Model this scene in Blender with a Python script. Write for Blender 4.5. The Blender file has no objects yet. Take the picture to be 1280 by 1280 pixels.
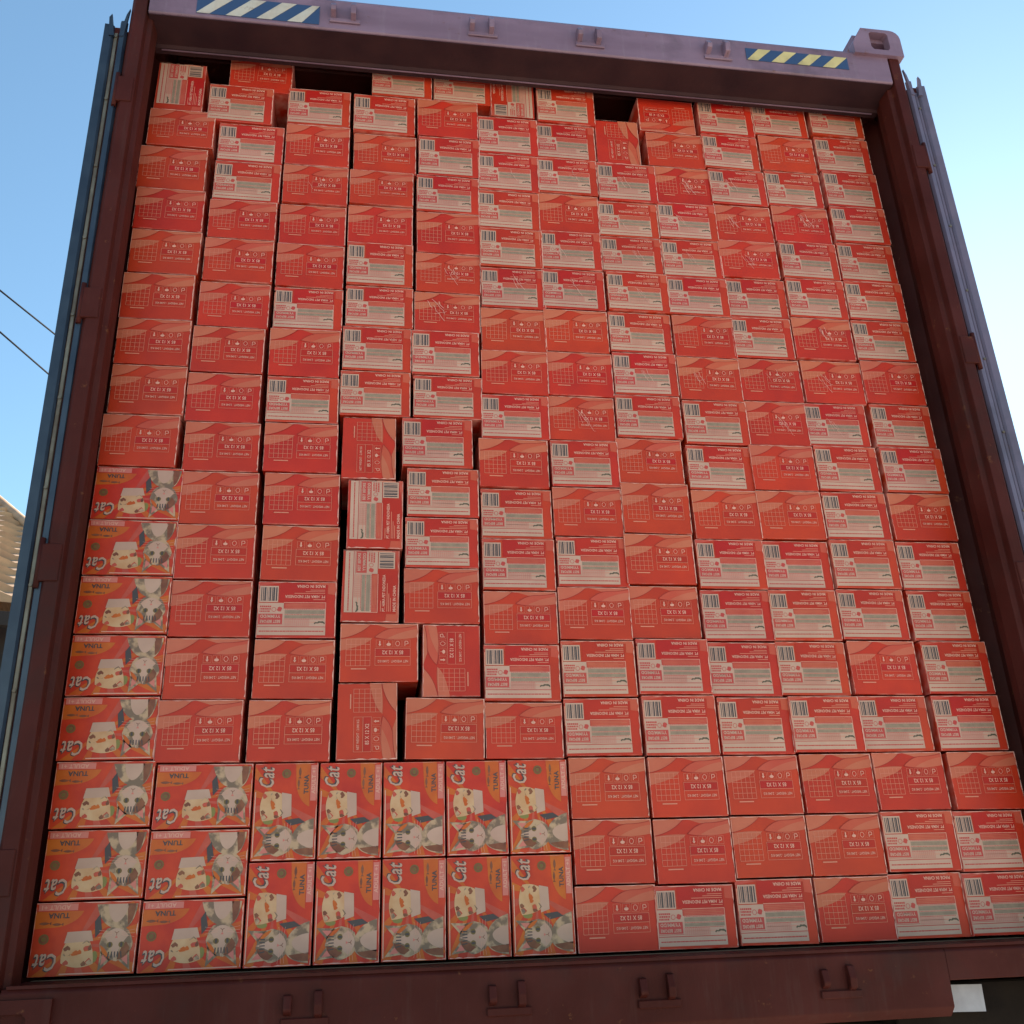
import bpy, bmesh, math, random
from mathutils import Vector, Matrix, Euler
R = math.radians
random.seed(7)
SC = bpy.context.scene
COL = SC.collection

# ------------------------------------------------------------------ camera
cd = bpy.data.cameras.new('camera'); cam = bpy.data.objects.new('camera', cd); COL.objects.link(cam)
cam.location = (-0.4974, -2.3612, 0.0797)
cam.rotation_euler = (1.9669866, 0.0349467, -0.1466777)
cd.sensor_width = 36; cd.lens = 1216.06 / 1280 * 36
cd.clip_start = 0.02; cd.clip_end = 3000
SC.camera = cam

# ------------------------------------------------------------------ world, sun, exposure
SUN_EL, SUN_AZ = R(30), R(39.5)          # azimuth measured from +Y towards +X
w = bpy.data.worlds.new('World'); SC.world = w; w.use_nodes = True
nt = w.node_tree
for n in list(nt.nodes): nt.nodes.remove(n)
wo = nt.nodes.new('ShaderNodeOutputWorld'); bg = nt.nodes.new('ShaderNodeBackground')
sky = nt.nodes.new('ShaderNodeTexSky'); sky.sky_type = 'NISHITA'
sky.sun_disc = False; sky.sun_elevation = SUN_EL; sky.sun_rotation = SUN_AZ
sky.altitude = 0; sky.air_density = 1.0; sky.dust_density = 0.09; sky.ozone_density = 1.4
bg.inputs[1].default_value = 0.066
tint = nt.nodes.new('ShaderNodeMix'); tint.data_type = 'RGBA'; tint.blend_type = 'MULTIPLY'; tint.inputs[0].default_value = 1; tint.inputs[7].default_value = (.93, 1.07, 1.0, 1)
nt.links.new(sky.outputs[0], tint.inputs[6]); nt.links.new(tint.outputs[2], bg.inputs[0]); nt.links.new(bg.outputs[0], wo.inputs[0])
sd = bpy.data.lights.new('sun', 'SUN'); sun = bpy.data.objects.new('sun', sd); COL.objects.link(sun)
sd.energy = 5.0; sd.angle = R(0.5); sd.color = (1.0, 0.93, 0.83)
dv = Vector((math.sin(SUN_AZ) * math.cos(SUN_EL), math.cos(SUN_AZ) * math.cos(SUN_EL), math.sin(SUN_EL)))
sun.rotation_euler = dv.to_track_quat('Z', 'Y').to_euler()
sun.location = dv * 50
SC.view_settings.view_transform = 'Standard'; SC.view_settings.look = 'None'
SC.view_settings.exposure = 1.9; SC.view_settings.gamma = 1.0
SC.view_settings.use_curve_mapping = False

# ------------------------------------------------------------------ materials
def mat(name, col, rough=0.5, metal=0.0, var=0.0, scale=8.0, col2=None, bump=0.0, bscale=60.0, spec=0.5, lo=.35, hi=.65, rnd=0.0, coat=0.0, stretch=(1,1,1), detail=6):
    m = bpy.data.materials.new(name); m.use_nodes = True; t = m.node_tree; b = t.nodes['Principled BSDF']
    b.inputs['Roughness'].default_value = rough; b.inputs['Metallic'].default_value = metal
    b.inputs['Specular IOR Level'].default_value = spec; b.inputs['Coat Weight'].default_value = coat; b.inputs['Coat Roughness'].default_value = .25
    tc = t.nodes.new('ShaderNodeTexCoord'); mp = t.nodes.new('ShaderNodeMapping'); mp.inputs['Scale'].default_value = stretch
    t.links.new(tc.outputs['Object'], mp.inputs[0])
    if rnd:
        oi0 = t.nodes.new('ShaderNodeObjectInfo'); cb = t.nodes.new('ShaderNodeCombineXYZ'); m0 = t.nodes.new('ShaderNodeMath'); m0.operation = 'MULTIPLY'; m0.inputs[1].default_value = 37
        t.links.new(oi0.outputs['Random'], m0.inputs[0]); t.links.new(m0.outputs[0], cb.inputs[0]); t.links.new(m0.outputs[0], cb.inputs[2]); t.links.new(cb.outputs[0], mp.inputs['Location'])
    last = None
    if col2 is not None:
        n = t.nodes.new('ShaderNodeTexNoise'); n.inputs['Scale'].default_value = scale; n.inputs['Detail'].default_value = detail
        t.links.new(mp.outputs[0], n.inputs['Vector'])
        mr = t.nodes.new('ShaderNodeMapRange'); mr.inputs[1].default_value = lo; mr.inputs[2].default_value = hi
        t.links.new(n.outputs[0], mr.inputs[0])
        mx = t.nodes.new('ShaderNodeMix'); mx.data_type = 'RGBA'
        mx.inputs[6].default_value = (*col, 1); mx.inputs[7].default_value = (*col2, 1)
        t.links.new(mr.outputs[0], mx.inputs[0]); last = mx.outputs[2]
    if rnd:
        oi = t.nodes.new('ShaderNodeObjectInfo'); hs = t.nodes.new('ShaderNodeHueSaturation')
        a = t.nodes.new('ShaderNodeMapRange'); a.inputs[3].default_value = 1 - rnd; a.inputs[4].default_value = 1 + rnd
        t.links.new(oi.outputs['Random'], a.inputs[0]); t.links.new(a.outputs[0], hs.inputs['Value'])
        h = t.nodes.new('ShaderNodeMath'); h.operation = 'MULTIPLY_ADD'; h.inputs[1].default_value = 7.31; h.inputs[2].default_value = 0
        f = t.nodes.new('ShaderNodeMath'); f.operation = 'FRACT'
        a2 = t.nodes.new('ShaderNodeMapRange'); a2.inputs[3].default_value = .500; a2.inputs[4].default_value = .506
        t.links.new(oi.outputs['Random'], h.inputs[0]); t.links.new(h.outputs[0], f.inputs[0]); t.links.new(f.outputs[0], a2.inputs[0]); t.links.new(a2.outputs[0], hs.inputs['Hue'])
        if last is not None: t.links.new(last, hs.inputs['Color'])
        else: hs.inputs['Color'].default_value = (*col, 1)
        last = hs.outputs[0]
    if last is not None: t.links.new(last, b.inputs['Base Color'])
    else: b.inputs['Base Color'].default_value = (*col, 1)
    if bump:
        n2 = t.nodes.new('ShaderNodeTexNoise'); n2.inputs['Scale'].default_value = bscale; n2.inputs['Detail'].default_value = 4
        t.links.new(mp.outputs[0], n2.inputs['Vector'])
        bp = t.nodes.new('ShaderNodeBump'); bp.inputs['Strength'].default_value = bump; bp.inputs['Distance'].default_value = 0.004
        t.links.new(n2.outputs[0], bp.inputs['Height']); t.links.new(bp.outputs[0], b.inputs['Normal'])
    return m

RB = (0.52, 0.026, 0.010)
M = {}
def carton_mat():
    m = mat('printed_red_board', RB, .42, 0, col2=(0.43, 0.020, 0.010), scale=9, bump=.5, bscale=9, rnd=.045, coat=.0, spec=.28)
    t = m.node_tree; b = t.nodes['Principled BSDF']
    src = b.inputs['Base Color'].links[0].from_socket
    # whitish edge highlight painted into the scuffed folds, broken by noise
    tc = t.nodes.new('ShaderNodeTexCoord'); sp = t.nodes.new('ShaderNodeSeparateXYZ'); t.links.new(tc.outputs['Generated'], sp.inputs[0])
    def edge(i, off):
        a = t.nodes.new('ShaderNodeMath'); a.operation = 'SUBTRACT'; a.inputs[1].default_value = .5; t.links.new(sp.outputs[i], a.inputs[0])
        c = t.nodes.new('ShaderNodeMath'); c.operation = 'ABSOLUTE'; t.links.new(a.outputs[0], c.inputs[0])
        d = t.nodes.new('ShaderNodeMapRange'); d.inputs[1].default_value = off; d.inputs[2].default_value = .4995; t.links.new(c.outputs[0], d.inputs[0]); return d.outputs[0]
    mx = t.nodes.new('ShaderNodeMath'); mx.operation = 'MAXIMUM'; t.links.new(edge(0, .482), mx.inputs[0]); t.links.new(edge(2, .478), mx.inputs[1])
    oi = t.nodes.new('ShaderNodeObjectInfo'); va = t.nodes.new('ShaderNodeVectorMath'); va.operation = 'MULTIPLY_ADD'
    va.inputs[1].default_value = (1, 1, 1); t.links.new(tc.outputs['Object'], va.inputs[0])
    cm = t.nodes.new('ShaderNodeCombineXYZ'); mu = t.nodes.new('ShaderNodeMath'); mu.operation = 'MULTIPLY'; mu.inputs[1].default_value = 40
    t.links.new(oi.outputs['Random'], mu.inputs[0]); t.links.new(mu.outputs[0], cm.inputs[0]); t.links.new(cm.outputs[0], va.inputs[2])
    n = t.nodes.new('ShaderNodeTexNoise'); n.inputs['Scale'].default_value = 22; t.links.new(va.outputs[0], n.inputs['Vector'])
    r2 = t.nodes.new('ShaderNodeMapRange'); r2.inputs[1].default_value = .4; r2.inputs[2].default_value = .68; r2.inputs[4].default_value = .95; t.links.new(n.outputs[0], r2.inputs[0])
    ml = t.nodes.new('ShaderNodeMath'); ml.operation = 'MULTIPLY'; t.links.new(mx.outputs[0], ml.inputs[0]); t.links.new(r2.outputs[0], ml.inputs[1])
    mix = t.nodes.new('ShaderNodeMix'); mix.data_type = 'RGBA'; mix.inputs[7].default_value = (.72, .34, .27, 1)
    t.links.new(src, mix.inputs[6]); t.links.new(ml.outputs[0], mix.inputs[0]); t.links.new(mix.outputs[2], b.inputs['Base Color'])
    return m
M['red'] = carton_mat()
def ink(n, c, **k):
    k.setdefault('rough', .42); M[n] = mat('ink_' + n, c, rnd=.045, bump=.5, bscale=9, coat=.0, spec=.28, **k)
ink('deep', (0.46, 0.012, 0.008), col2=(.40, .010, .007), scale=10)
ink('wave', (0.53, 0.125, 0.070), col2=(.50, .10, .055), scale=12)
ink('wave2', (0.52, 0.080, 0.045), col2=(.50, .060, .034), scale=12)
ink('darkline', (0.32, 0.014, 0.010))  # dark printed line edging the wave bands
ink('line', (0.62, 0.20, 0.13))
ink('text', (0.68, 0.31, 0.23))
ink('white', (0.54, 0.315, 0.235), col2=(.48, .27, .20), scale=14)
ink('rim', (0.72, 0.36, 0.29))  # pale edge highlight painted as colour, plus rubbed board
ink('pinkwhite', (0.64, 0.37, 0.30))
ink('grey', (0.31, 0.215, 0.145), col2=(.25, .17, .12), scale=60)
ink('pinkfield', (0.53, 0.235, 0.18), col2=(.48, .2, .15), scale=20)
ink('black', (0.07, 0.05, 0.05))
ink('emblem', (0.10, 0.08, 0.05))
ink('inkred', (0.47, 0.05, 0.045))
ink('midred', (0.52, 0.075, 0.05), col2=(.46, .05, .035), scale=30)
ink('orange', (0.56, 0.115, 0.014), col2=(.50, .07, .012), scale=18)
ink('brightred', (0.58, 0.035, 0.012), col2=(.46, .02, .012), scale=18)
ink('brown', (0.17, 0.045, 0.025), col2=(.25, .08, .04), scale=40)
ink('cream', (0.62, 0.36, 0.20), col2=(.55, .27, .13), scale=25)
ink('fur', (0.50, 0.30, 0.18), col2=(.20, .12, .08), scale=45, lo=.42, hi=.55)
ink('pink', (0.60, 0.16, 0.13))
ink('gold', (0.17, 0.10, 0.03))
ink('greenish', (0.22, 0.18, 0.05))
M['glint'] = mat('painted_film_glint', (.74, .42, .33), .3)  # pale strokes painted where film and tape would glint
M['maroon'] = mat('weathered_maroon_paint', (0.044, 0.006, 0.0035), .6, col2=(.065, .012, .009), scale=5, bump=.35, bscale=35, spec=.14, detail=9)
M['rail'] = mat('flare_tinted_maroon_paint', (0.22, 0.135, 0.19), .42, col2=(.165, .095, .135), scale=6, bump=.2, bscale=30, detail=9, stretch=(.5, 1, 2))  # lilac lift paints lens flare over the maroon
M['floorwood'] = mat('container_floor_plywood', (.16, .09, .05), .7, col2=(.10, .055, .03), scale=6)
M['rubber'] = mat('gasket_rubber', (0.010, 0.018, 0.036), .4, col2=(.022, .034, .055), scale=14)  # blue cast of flare and sheen put into the rubber colour
M['flare_mauve'] = mat('flare_mauve_rubber', (.10, .085, .13), .4, col2=(.13, .10, .15), scale=10)  # mauve lift of the flare painted into the right door's gasket strips
M['steel'] = mat('galvanised_steel', (.20, .17, .13), .5, .6, col2=(.12, .085, .06), scale=14, bump=.2)
M['decal_white'] = mat('reflective_white', (.50, .42, .34), .35, col2=(.5, .46, .40), scale=20)
M['decal_yellow'] = mat('reflective_yellow', (.62, .50, .22), .35, col2=(.5, .40, .18), scale=20)
M['decal_dark'] = mat('reflective_dark_blue', (.03, .06, .14), .35)
M['chassis'] = mat('grimy_chassis_paint', (.010, .007, .006), .9, col2=(.02, .014, .010), scale=8, bump=.3, spec=.1)
M['underside_shade'] = mat('shaded_underside_paint', (.026, .010, .014), .7, col2=(.045, .018, .02), scale=7, bump=.3, spec=.2)  # shade under the header painted in as a darker colour
M['sheet'] = mat('white_sheet_metal', (.36, .35, .38), .6, col2=(.27, .26, .28), scale=22)
M['tyre'] = mat('tyre_rubber', (.02, .02, .02), .8, col2=(.04, .035, .03), scale=20)
M['concrete'] = mat('pale_concrete_ground', (.52, .45, .37), .85, col2=(.42, .36, .29), scale=.6, bump=.4, bscale=20, detail=10)
M['roof'] = mat('sun_bleached_roof_sheet', (.52, .31, .17), .85, col2=(.36, .21, .12), scale=3, bump=.3, bscale=20, detail=8)
M['wall'] = mat('dark_stained_wall', (.03, .018, .014), .8, col2=(.018, .012, .011), scale=1.5, detail=8)
M['wire'] = mat('black_cable', (.012, .012, .014), .9, spec=.05)
M['trunk'] = mat('bark', (.10, .075, .05), .9, col2=(.05, .04, .03), scale=12, bump=.5)

def weather(m, rust=(.13, .045, .018), dust=(.20, .14, .12), amt=.8):
    # rust chips and runs of grime on painted steel
    t = m.node_tree; b = t.nodes['Principled BSDF']; src = b.inputs['Base Color'].links[0].from_socket
    tc = t.nodes.new('ShaderNodeTexCoord')
    for sc, st, lo, hi, col, k in ((26, (1, 1, 1), .64, .70, rust, amt), (9, (5, 5, .5), .55, .80, dust, amt*.55), (55, (1, 1, 1), .70, .73, (.02, .012, .01), .9), (4, (1, 1, 1), .52, .75, (.025, .014, .012), .6)):
        mp = t.nodes.new('ShaderNodeMapping'); mp.inputs['Scale'].default_value = st; t.links.new(tc.outputs['Object'], mp.inputs[0])
        n = t.nodes.new('ShaderNodeTexNoise'); n.inputs['Scale'].default_value = sc; n.inputs['Detail'].default_value = 8; n.inputs['Roughness'].default_value = .65; t.links.new(mp.outputs[0], n.inputs['Vector'])
        r = t.nodes.new('ShaderNodeMapRange'); r.inputs[1].default_value = lo; r.inputs[2].default_value = hi; r.inputs[4].default_value = k; t.links.new(n.outputs[0], r.inputs[0])
        x = t.nodes.new('ShaderNodeMix'); x.data_type = 'RGBA'; x.inputs[7].default_value = (*col, 1); t.links.new(r.outputs[0], x.inputs[0]); t.links.new(src, x.inputs[6]); src = x.outputs[2]
    t.links.new(src, b.inputs['Base Color'])
weather(M['maroon'], dust=(.075, .032, .026)); weather(M['rail'], dust=(.30, .24, .28), amt=.6); weather(M['flare_mauve'], amt=.4)
weather(M['decal_white'], dust=(.25, .2, .18), amt=.5); weather(M['decal_yellow'], dust=(.25, .2, .18), amt=.5)

# ------------------------------------------------------------------ mesh helpers
class MB:
    def __init__(s): s.bm = bmesh.new(); s.mats = []
    def mi(s, m):
        if m not in s.mats: s.mats.append(m)
        return s.mats.index(m)
    def box(s, x0, x1, y0, y1, z0, z1, m, bev=0.0, seg=1, rot=None, piv=None):
        i = s.mi(m); b = bmesh.new()
        vs = [b.verts.new((x, y, z)) for x in (x0, x1) for y in (y0, y1) for z in (z0, z1)]
        for f in ((0,1,3,2),(4,6,7,5),(0,4,5,1),(2,3,7,6),(0,2,6,4),(1,5,7,3)): b.faces.new([vs[k] for k in f])
        bmesh.ops.recalc_face_normals(b, faces=b.faces)
        if bev: bmesh.ops.bevel(b, geom=b.edges[:], offset=bev, segments=seg, affect='EDGES', profile=.5)
        if rot: bmesh.ops.rotate(b, verts=b.verts, cent=piv or ((x0+x1)/2, (y0+y1)/2, (z0+z1)/2), matrix=rot)
        s._merge(b, i)
    def _merge(s, b, i):
        mp = {v: s.bm.verts.new(v.co) for v in b.verts}
        for f in b.faces:
            try:
                g = s.bm.faces.new([mp[v] for v in f.verts]); g.material_index = i; g.smooth = f.smooth
            except ValueError: pass
        b.free()
    def cyl(s, a, c, r, m, n=12, r2=None, smooth=True):
        i = s.mi(m); a = Vector(a); c = Vector(c); d = (c - a); q = d.to_track_quat('Z', 'Y'); r2 = r if r2 is None else r2
        A = [s.bm.verts.new(a + q @ Vector((r*math.cos(2*math.pi*k/n), r*math.sin(2*math.pi*k/n), 0))) for k in range(n)]
        B = [s.bm.verts.new(c + q @ Vector((r2*math.cos(2*math.pi*k/n), r2*math.sin(2*math.pi*k/n), 0))) for k in range(n)]
        for k in range(n):
            f = s.bm.faces.new((A[k], A[(k+1)%n], B[(k+1)%n], B[k])); f.material_index = i; f.smooth = smooth
        for L in (A[::-1], B):
            f = s.bm.faces.new(L); f.material_index = i
    def tube(s, pts, r, m, n=6):
        for a, c in zip(pts, pts[1:]): s.cyl(a, c, r, m, n)
    def prism(s, pts, axis, lo, hi, m, bev=0):
        """extrude a 2D outline; axis 'x','y' or 'z' is the extrusion direction"""
        i = s.mi(m); b = bmesh.new()
        def P(u, v, t): return {'x': (t, u, v), 'y': (u, t, v), 'z': (u, v, t)}[axis]
        A = [b.verts.new(P(u, v, lo)) for u, v in pts]; B = [b.verts.new(P(u, v, hi)) for u, v in pts]
        n = len(pts); b.faces.new(A); b.faces.new(B[::-1])
        for k in range(n): b.faces.new((A[k], B[k], B[(k+1)%n], A[(k+1)%n]))
        bmesh.ops.recalc_face_normals(b, faces=b.faces)
        if bev: bmesh.ops.bevel(b, geom=b.edges[:], offset=bev, segments=2, affect='EDGES', profile=.5)
        s._merge(b, i)
    def mesh(s, name):
        me = bpy.data.meshes.new(name); s.bm.normal_update(); s.bm.to_mesh(me); s.bm.free()
        for m in s.mats: me.materials.append(M[m])
        return me
    def build(s, name, parent=None): return link(name, s.mesh(name), parent)
def link(name, data, parent=None, loc=None):
    o = bpy.data.objects.new(name, data); COL.objects.link(o)
    if parent: o.parent = parent
    if loc: o.location = loc
    return o
def tag(o, label=None, cat=None, group=None, kind=None):
    if label: o['label'] = label
    if cat: o['category'] = cat
    if group: o['group'] = group
    if kind: o['kind'] = kind
    return o

# ------------------------------------------------------------------ printing on a carton face
_fc = {}
def glyphs(txt, off=0.0, shear=0.0):
    k = (txt, off, shear)
    if k not in _fc:
        cu = bpy.data.curves.new('t', 'FONT'); cu.body = txt; cu.size = 1; cu.resolution_u = 2; cu.offset = off; cu.shear = shear
        cu.space_character = 1.05
        o = bpy.data.objects.new('t', cu); COL.objects.link(o)
        me = o.to_mesh(); vs = [(v.co.x, v.co.y) for v in me.vertices]; fs = [tuple(p.vertices) for p in me.polygons]
        o.to_mesh_clear(); bpy.data.objects.remove(o); bpy.data.curves.remove(cu)
        x0 = min(v[0] for v in vs); x1 = max(v[0] for v in vs); y0 = min(v[1] for v in vs); y1 = max(v[1] for v in vs)
        _fc[k] = ([((x-x0)/(x1-x0), (y-y0)/(y1-y0)) for x, y in vs], fs)
    return _fc[k]
class Print:
    """flat ink shapes in face coordinates u (right) and v (down), 0..1, as the face is seen"""
    def __init__(s, W, H): s.W, s.H = W, H; s.bm = bmesh.new(); s.mats = []
    def mi(s, m):
        if m not in s.mats: s.mats.append(m)
        return s.mats.index(m)
    turn = None
    def P(s, u, v, lay):
        if s.turn: u, v = 2*s.turn[0] - u, 2*s.turn[1] - v
        return ((u - .5) * s.W, -0.00022 * lay - 0.0004, (.5 - v) * s.H)
    def poly(s, pts, m, lay=1):
        vs = [s.bm.verts.new(s.P(u, v, lay)) for u, v in pts]
        f = s.bm.faces.new(vs); f.material_index = s.mi(m); f.normal_update()
        if f.normal.y > 0: f.normal_flip()
        if len(pts) > 4: bmesh.ops.triangulate(s.bm, faces=[f])
    def rect(s, u0, v0, u1, v1, m, lay=1): s.poly([(u0,v0),(u1,v0),(u1,v1),(u0,v1)], m, lay)
    def frame(s, u0, v0, u1, v1, t, m, lay=1):
        tv = t * s.W / s.H
        s.rect(u0, v0, u1, v0+tv, m, lay); s.rect(u0, v1-tv, u1, v1, m, lay)
        s.rect(u0, v0+tv, u0+t, v1-tv, m, lay); s.rect(u1-t, v0+tv, u1, v1-tv, m, lay)
    def stroke(s, pts, t, m, lay=1, close=False):
        n = len(pts)
        for k in range(n if close else n-1):
            (a, b), (c, d) = pts[k], pts[(k+1) % n]
            dx, dy = (c-a)*s.W, (d-b)*s.H; L = math.hypot(dx, dy) or 1; ex, ey = dx/L*t*.35*s.W/s.W, 0
            nx, ny = -dy/L*t/2, dx/L*t/2*s.W/s.H
            s.poly([(a+nx, b+ny), (c+nx, d+ny), (c-nx, d-ny), (a-nx, b-ny)], m, lay)
    def ell(s, u, v, ru, rv, m, lay=1, n=20, a0=0, a1=2*math.pi, wob=0):
        s.poly([(u+ru*(1+wob*math.sin(5*k))*math.cos(a0+(a1-a0)*k/n), v+rv*(1+wob*math.cos(3*k))*math.sin(a0+(a1-a0)*k/n)) for k in range(n)], m, lay)
    def text(s, txt, u0, v0, u1, v1, m, lay=3, off=.0, shear=0.0, flip=True):
        vs, fs = glyphs(txt, off, shear); out = []
        for x, y in vs:
            if flip: u, v = u1 - x*(u1-u0), v0 + y*(v1-v0)
            else: u, v = u0 + x*(u1-u0), v1 - y*(v1-v0)
            out.append(s.bm.verts.new(s.P(u, v, lay)))
        i = s.mi(m)
        for f in fs:
            try: g = s.bm.faces.new([out[k] for k in f]); g.material_index = i
            except ValueError: pass
    def build(s, name):
        s.bm.normal_update()
        for f in s.bm.faces:
            if f.normal.y > 0: f.normal_flip()
        me = bpy.data.meshes.new(name); s.bm.to_mesh(me); s.bm.free()
        for m in s.mats: me.materials.append(M[m])
        return me
def bez(p0, p1, p2, n=8): return [((1-t)**2*p0[0]+2*t*(1-t)*p1[0]+t*t*p2[0], (1-t)**2*p0[1]+2*t*(1-t)*p1[1]+t*t*p2[1]) for t in [k/n for k in range(n+1)]]

W, H, LL = .195, .1455, .2155        # carton: width, height, length (all cartons are the same kind)

def print_plain():
    p = Print(W, H)
    a, b = .008, .992
    # sweeping bands along the upper part
    p.poly([(a,.012)] + [(.40,.012)] + bez((.40,.012), (.24,.22), (a,.265))[1:], 'wave', 1)
    p.stroke(bez((.40,.012), (.24,.22), (a,.265)), .006, 'darkline', 3)
    p.poly([(a,.275)] + bez((a,.275), (.25,.235), (.41,.255))[1:] + bez((.41,.255), (.33,.39), (a,.47))[1:], 'wave', 1)
    p.poly([(.42,.012)] + bez((.42,.012), (.52,.05), (.60,.085))[1:] + bez((.60,.085), (.82,.085), (b,.03))[1:] + [(b,.012)], 'wave', 1)
    p.poly(bez((.435,.245), (.55,.10), (.68,.082)) + bez((.68,.082), (.86,.085), (b,.035))[1:] + [(b,.235)] + bez((b,.235), (.72,.32), (.435,.245))[1:], 'wave2', 2)
    p.poly(bez((.60,.26), (.80,.12), (b,.10)) + [(b,.235)] + bez((b,.235), (.80,.29), (.60,.26))[1:], 'wave', 3)
    p.stroke(bez((.435,.245), (.55,.10), (.68,.082)) + bez((.68,.082), (.86,.085), (b,.035)), .006, 'darkline', 4)
    p.stroke(bez((.435,.245), (.56,.285), (.70,.285)), .007, 'darkline', 4)
    # ruled table
    g0, g1, h0, h1 = .085, .385, .275, .725
    for k in range(6): u = g0 + (g1-g0)*k/5; p.rect(u-.0022, h0, u+.0022, h1, 'line', 4)
    for k in range(6): v = h0 + (h1-h0)*k/5; p.rect(g0, v-.0032, g1, v+.0032, 'line', 5)
    p.rect(.15, .765, .34, .785, 'line', 4)
    # handling marks
    f0, f1 = .445, .89
    p.frame(f0, .43, f1, .72, .004, 'line', 5); p.rect(f0, .565, f1, .572, 'line', 6)
    p.rect(f0+.004, .436, f1-.004, .562, 'deep', 4)
    for k in range(4):
        u = f0 + .012 + k*.112; p.frame(u, .285, u+.095, .41, .0028, 'line', 5)
    c = [f0+.0595 + k*.112 for k in range(4)]
    p.rect(c[0]-.008, .305, c[0]+.008, .365, 'text', 6); p.poly([(c[0]-.02,.36),(c[0]+.02,.36),(c[0],.395)], 'text', 6)
    p.ell(c[1], .365, .028, .025, 'text', 6); p.rect(c[1]-.003, .31, c[1]+.003, .35, 'text', 6)
    p.stroke([(c[2]+.026*math.cos(x*.7), .35+.042*math.sin(x*.7)) for x in range(9)], .006, 'text', 6, True)
    p.stroke([(c[3]-.02,.39),(c[3]-.02,.31),(c[3]+.015,.31),(c[3]+.022,.35),(c[3]-.012,.36)], .008, 'text', 6)
    p.text('85 X 12 X2', .535, .468, .80, .535, 'text', 7, off=.02)
    p.text('NET WEIGHT : 2.040 KG', .482, .628, .862, .672, 'text', 7, off=.015)
    return p.build('plain_print')

def print_label(mid=False):
    p = Print(W, H)
    a, b = .008, .992
    p.rect(.285, .035, .86, .36, 'deep', 1)
    p.poly([(a,.012),(.42,.012)] + bez((.42,.012),(.2,.05),(a,.09))[1:], 'midred', 1)
    p.poly([(.46,.012),(b,.012),(b,.24),(.88,.22),(.88,.06)] + bez((.88,.06),(.7,.055),(.46,.012))[1:], 'wave2', 2)
    p.rect(.012, .14, .028, .48, 'line', 2)
    # barcode
    p.rect(.03, .085, .262, .372, 'white', 3)
    u = .048; rr = random.Random(3)
    while u < .245:
        wd = rr.choice((.005, .010, .017, .020)); p.rect(u, .11, min(u+wd, .247), .35, 'black', 4); u += wd + rr.choice((.005, .008, .013))
    p.text('MADE IN CHINA', .49, .062, .845, .115, 'text', 4, off=.03)
    p.rect(.66, .148, .845, .158, 'line', 3); p.rect(.60, .178, .845, .188, 'line', 3); p.rect(.46, .208, .845, .218, 'line', 3)
    p.text('PT. HIMA PET INDONESIA', .345, .245, .845, .298, 'text', 4, off=.025)
    p.rect(.70, .318, .845, .328, 'line', 3)
    # outlined panel
    p.rect(.335, .372, .86, .38, 'text', 3); p.rect(.855, .38, .861, .80, 'text', 3)
    p.rect(.338, .382, .853, .485, 'midred', 2)
    for v in (.405, .43, .455): p.rect(.355, v, .83 - (v*31 % .12), v+.009, 'wave', 3)
    p.rect(.335, .485, .86, .795, 'white', 2)
    p.rect(.35, .51, .845, .575, 'grey', 3); p.rect(.35, .60, .845, .652, 'grey', 3)
    p.rect(.345, .665, .66, .785, 'pinkfield', 3)
    for k in range(12): p.rect(.357+k*.026, .675, .361+k*.026, .775, 'white', 4)
    p.rect(.35, .715, .73, .722, 'line', 3)
    rr = random.Random(12)
    for v in (.492, .585, .66):
        u = .35
        while u < .83: wd = rr.uniform(.008, .03); p.rect(u, v, min(u+wd, .845), v+.008, 'inkred', 4); u += wd+.005
    # small dark emblem: a low, stretched mark
    p.poly([(.715,.738),(.735,.715),(.76,.722),(.775,.700),(.80,.705),(.825,.700),(.85,.722),(.856,.750),(.842,.752),(.832,.735),(.79,.728),(.765,.742),(.74,.738),(.728,.755)], 'emblem', 4)
    # left block
    p.rect(.022, .385, .335, .795, 'white', 3)
    rr = random.Random(5)
    for r in range(3):
        u = .04
        while u < .17: wd = rr.uniform(.008, .022); p.rect(u, .435+r*.042, u+wd, .463+r*.042, 'inkred', 4); u += wd+.005
    p.stroke([(.215+.026*math.cos(x*.7), .50+.038*math.sin(x*.7)) for x in range(9)], .006, 'inkred', 4, True)
    p.ell(.285, .495, .03, .042, 'inkred', 4, wob=.2)
    p.rect(.028, .575, .325, .755, 'inkred', 4)
    p.text('YY/MM/DD', .05, .592, .30, .648, 'white', 5, off=.03)
    p.text('BEST BEFORE', .05, .682, .30, .735, 'white', 5, off=.03)
    p.rect(.022, .797, .865, .806, 'inkred', 4)
    p.rect(.022, .765, .335, .772, 'inkred', 5)
    # bottom strip
    p.rect(.022, .806, .862, .945, 'white', 3)
    rr = random.Random(9); u = .045
    while u < .83: wd = rr.uniform(.012, .05); p.rect(u, .868, min(u+wd, .84), .886, 'inkred', 4); u += wd+.004
    return p.build('label_print')

def fish(p, u, v, s, m, lay):
    p.poly(bez((u-s,v),(u,v-s*.8),(u+s,v)) + bez((u+s,v),(u,v+s*.8),(u-s,v))[1:-1], m, lay)
    p.poly([(u+s*.9,v),(u+s*1.35,v-s*.5),(u+s*1.35,v+s*.5)], m, lay)

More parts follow.
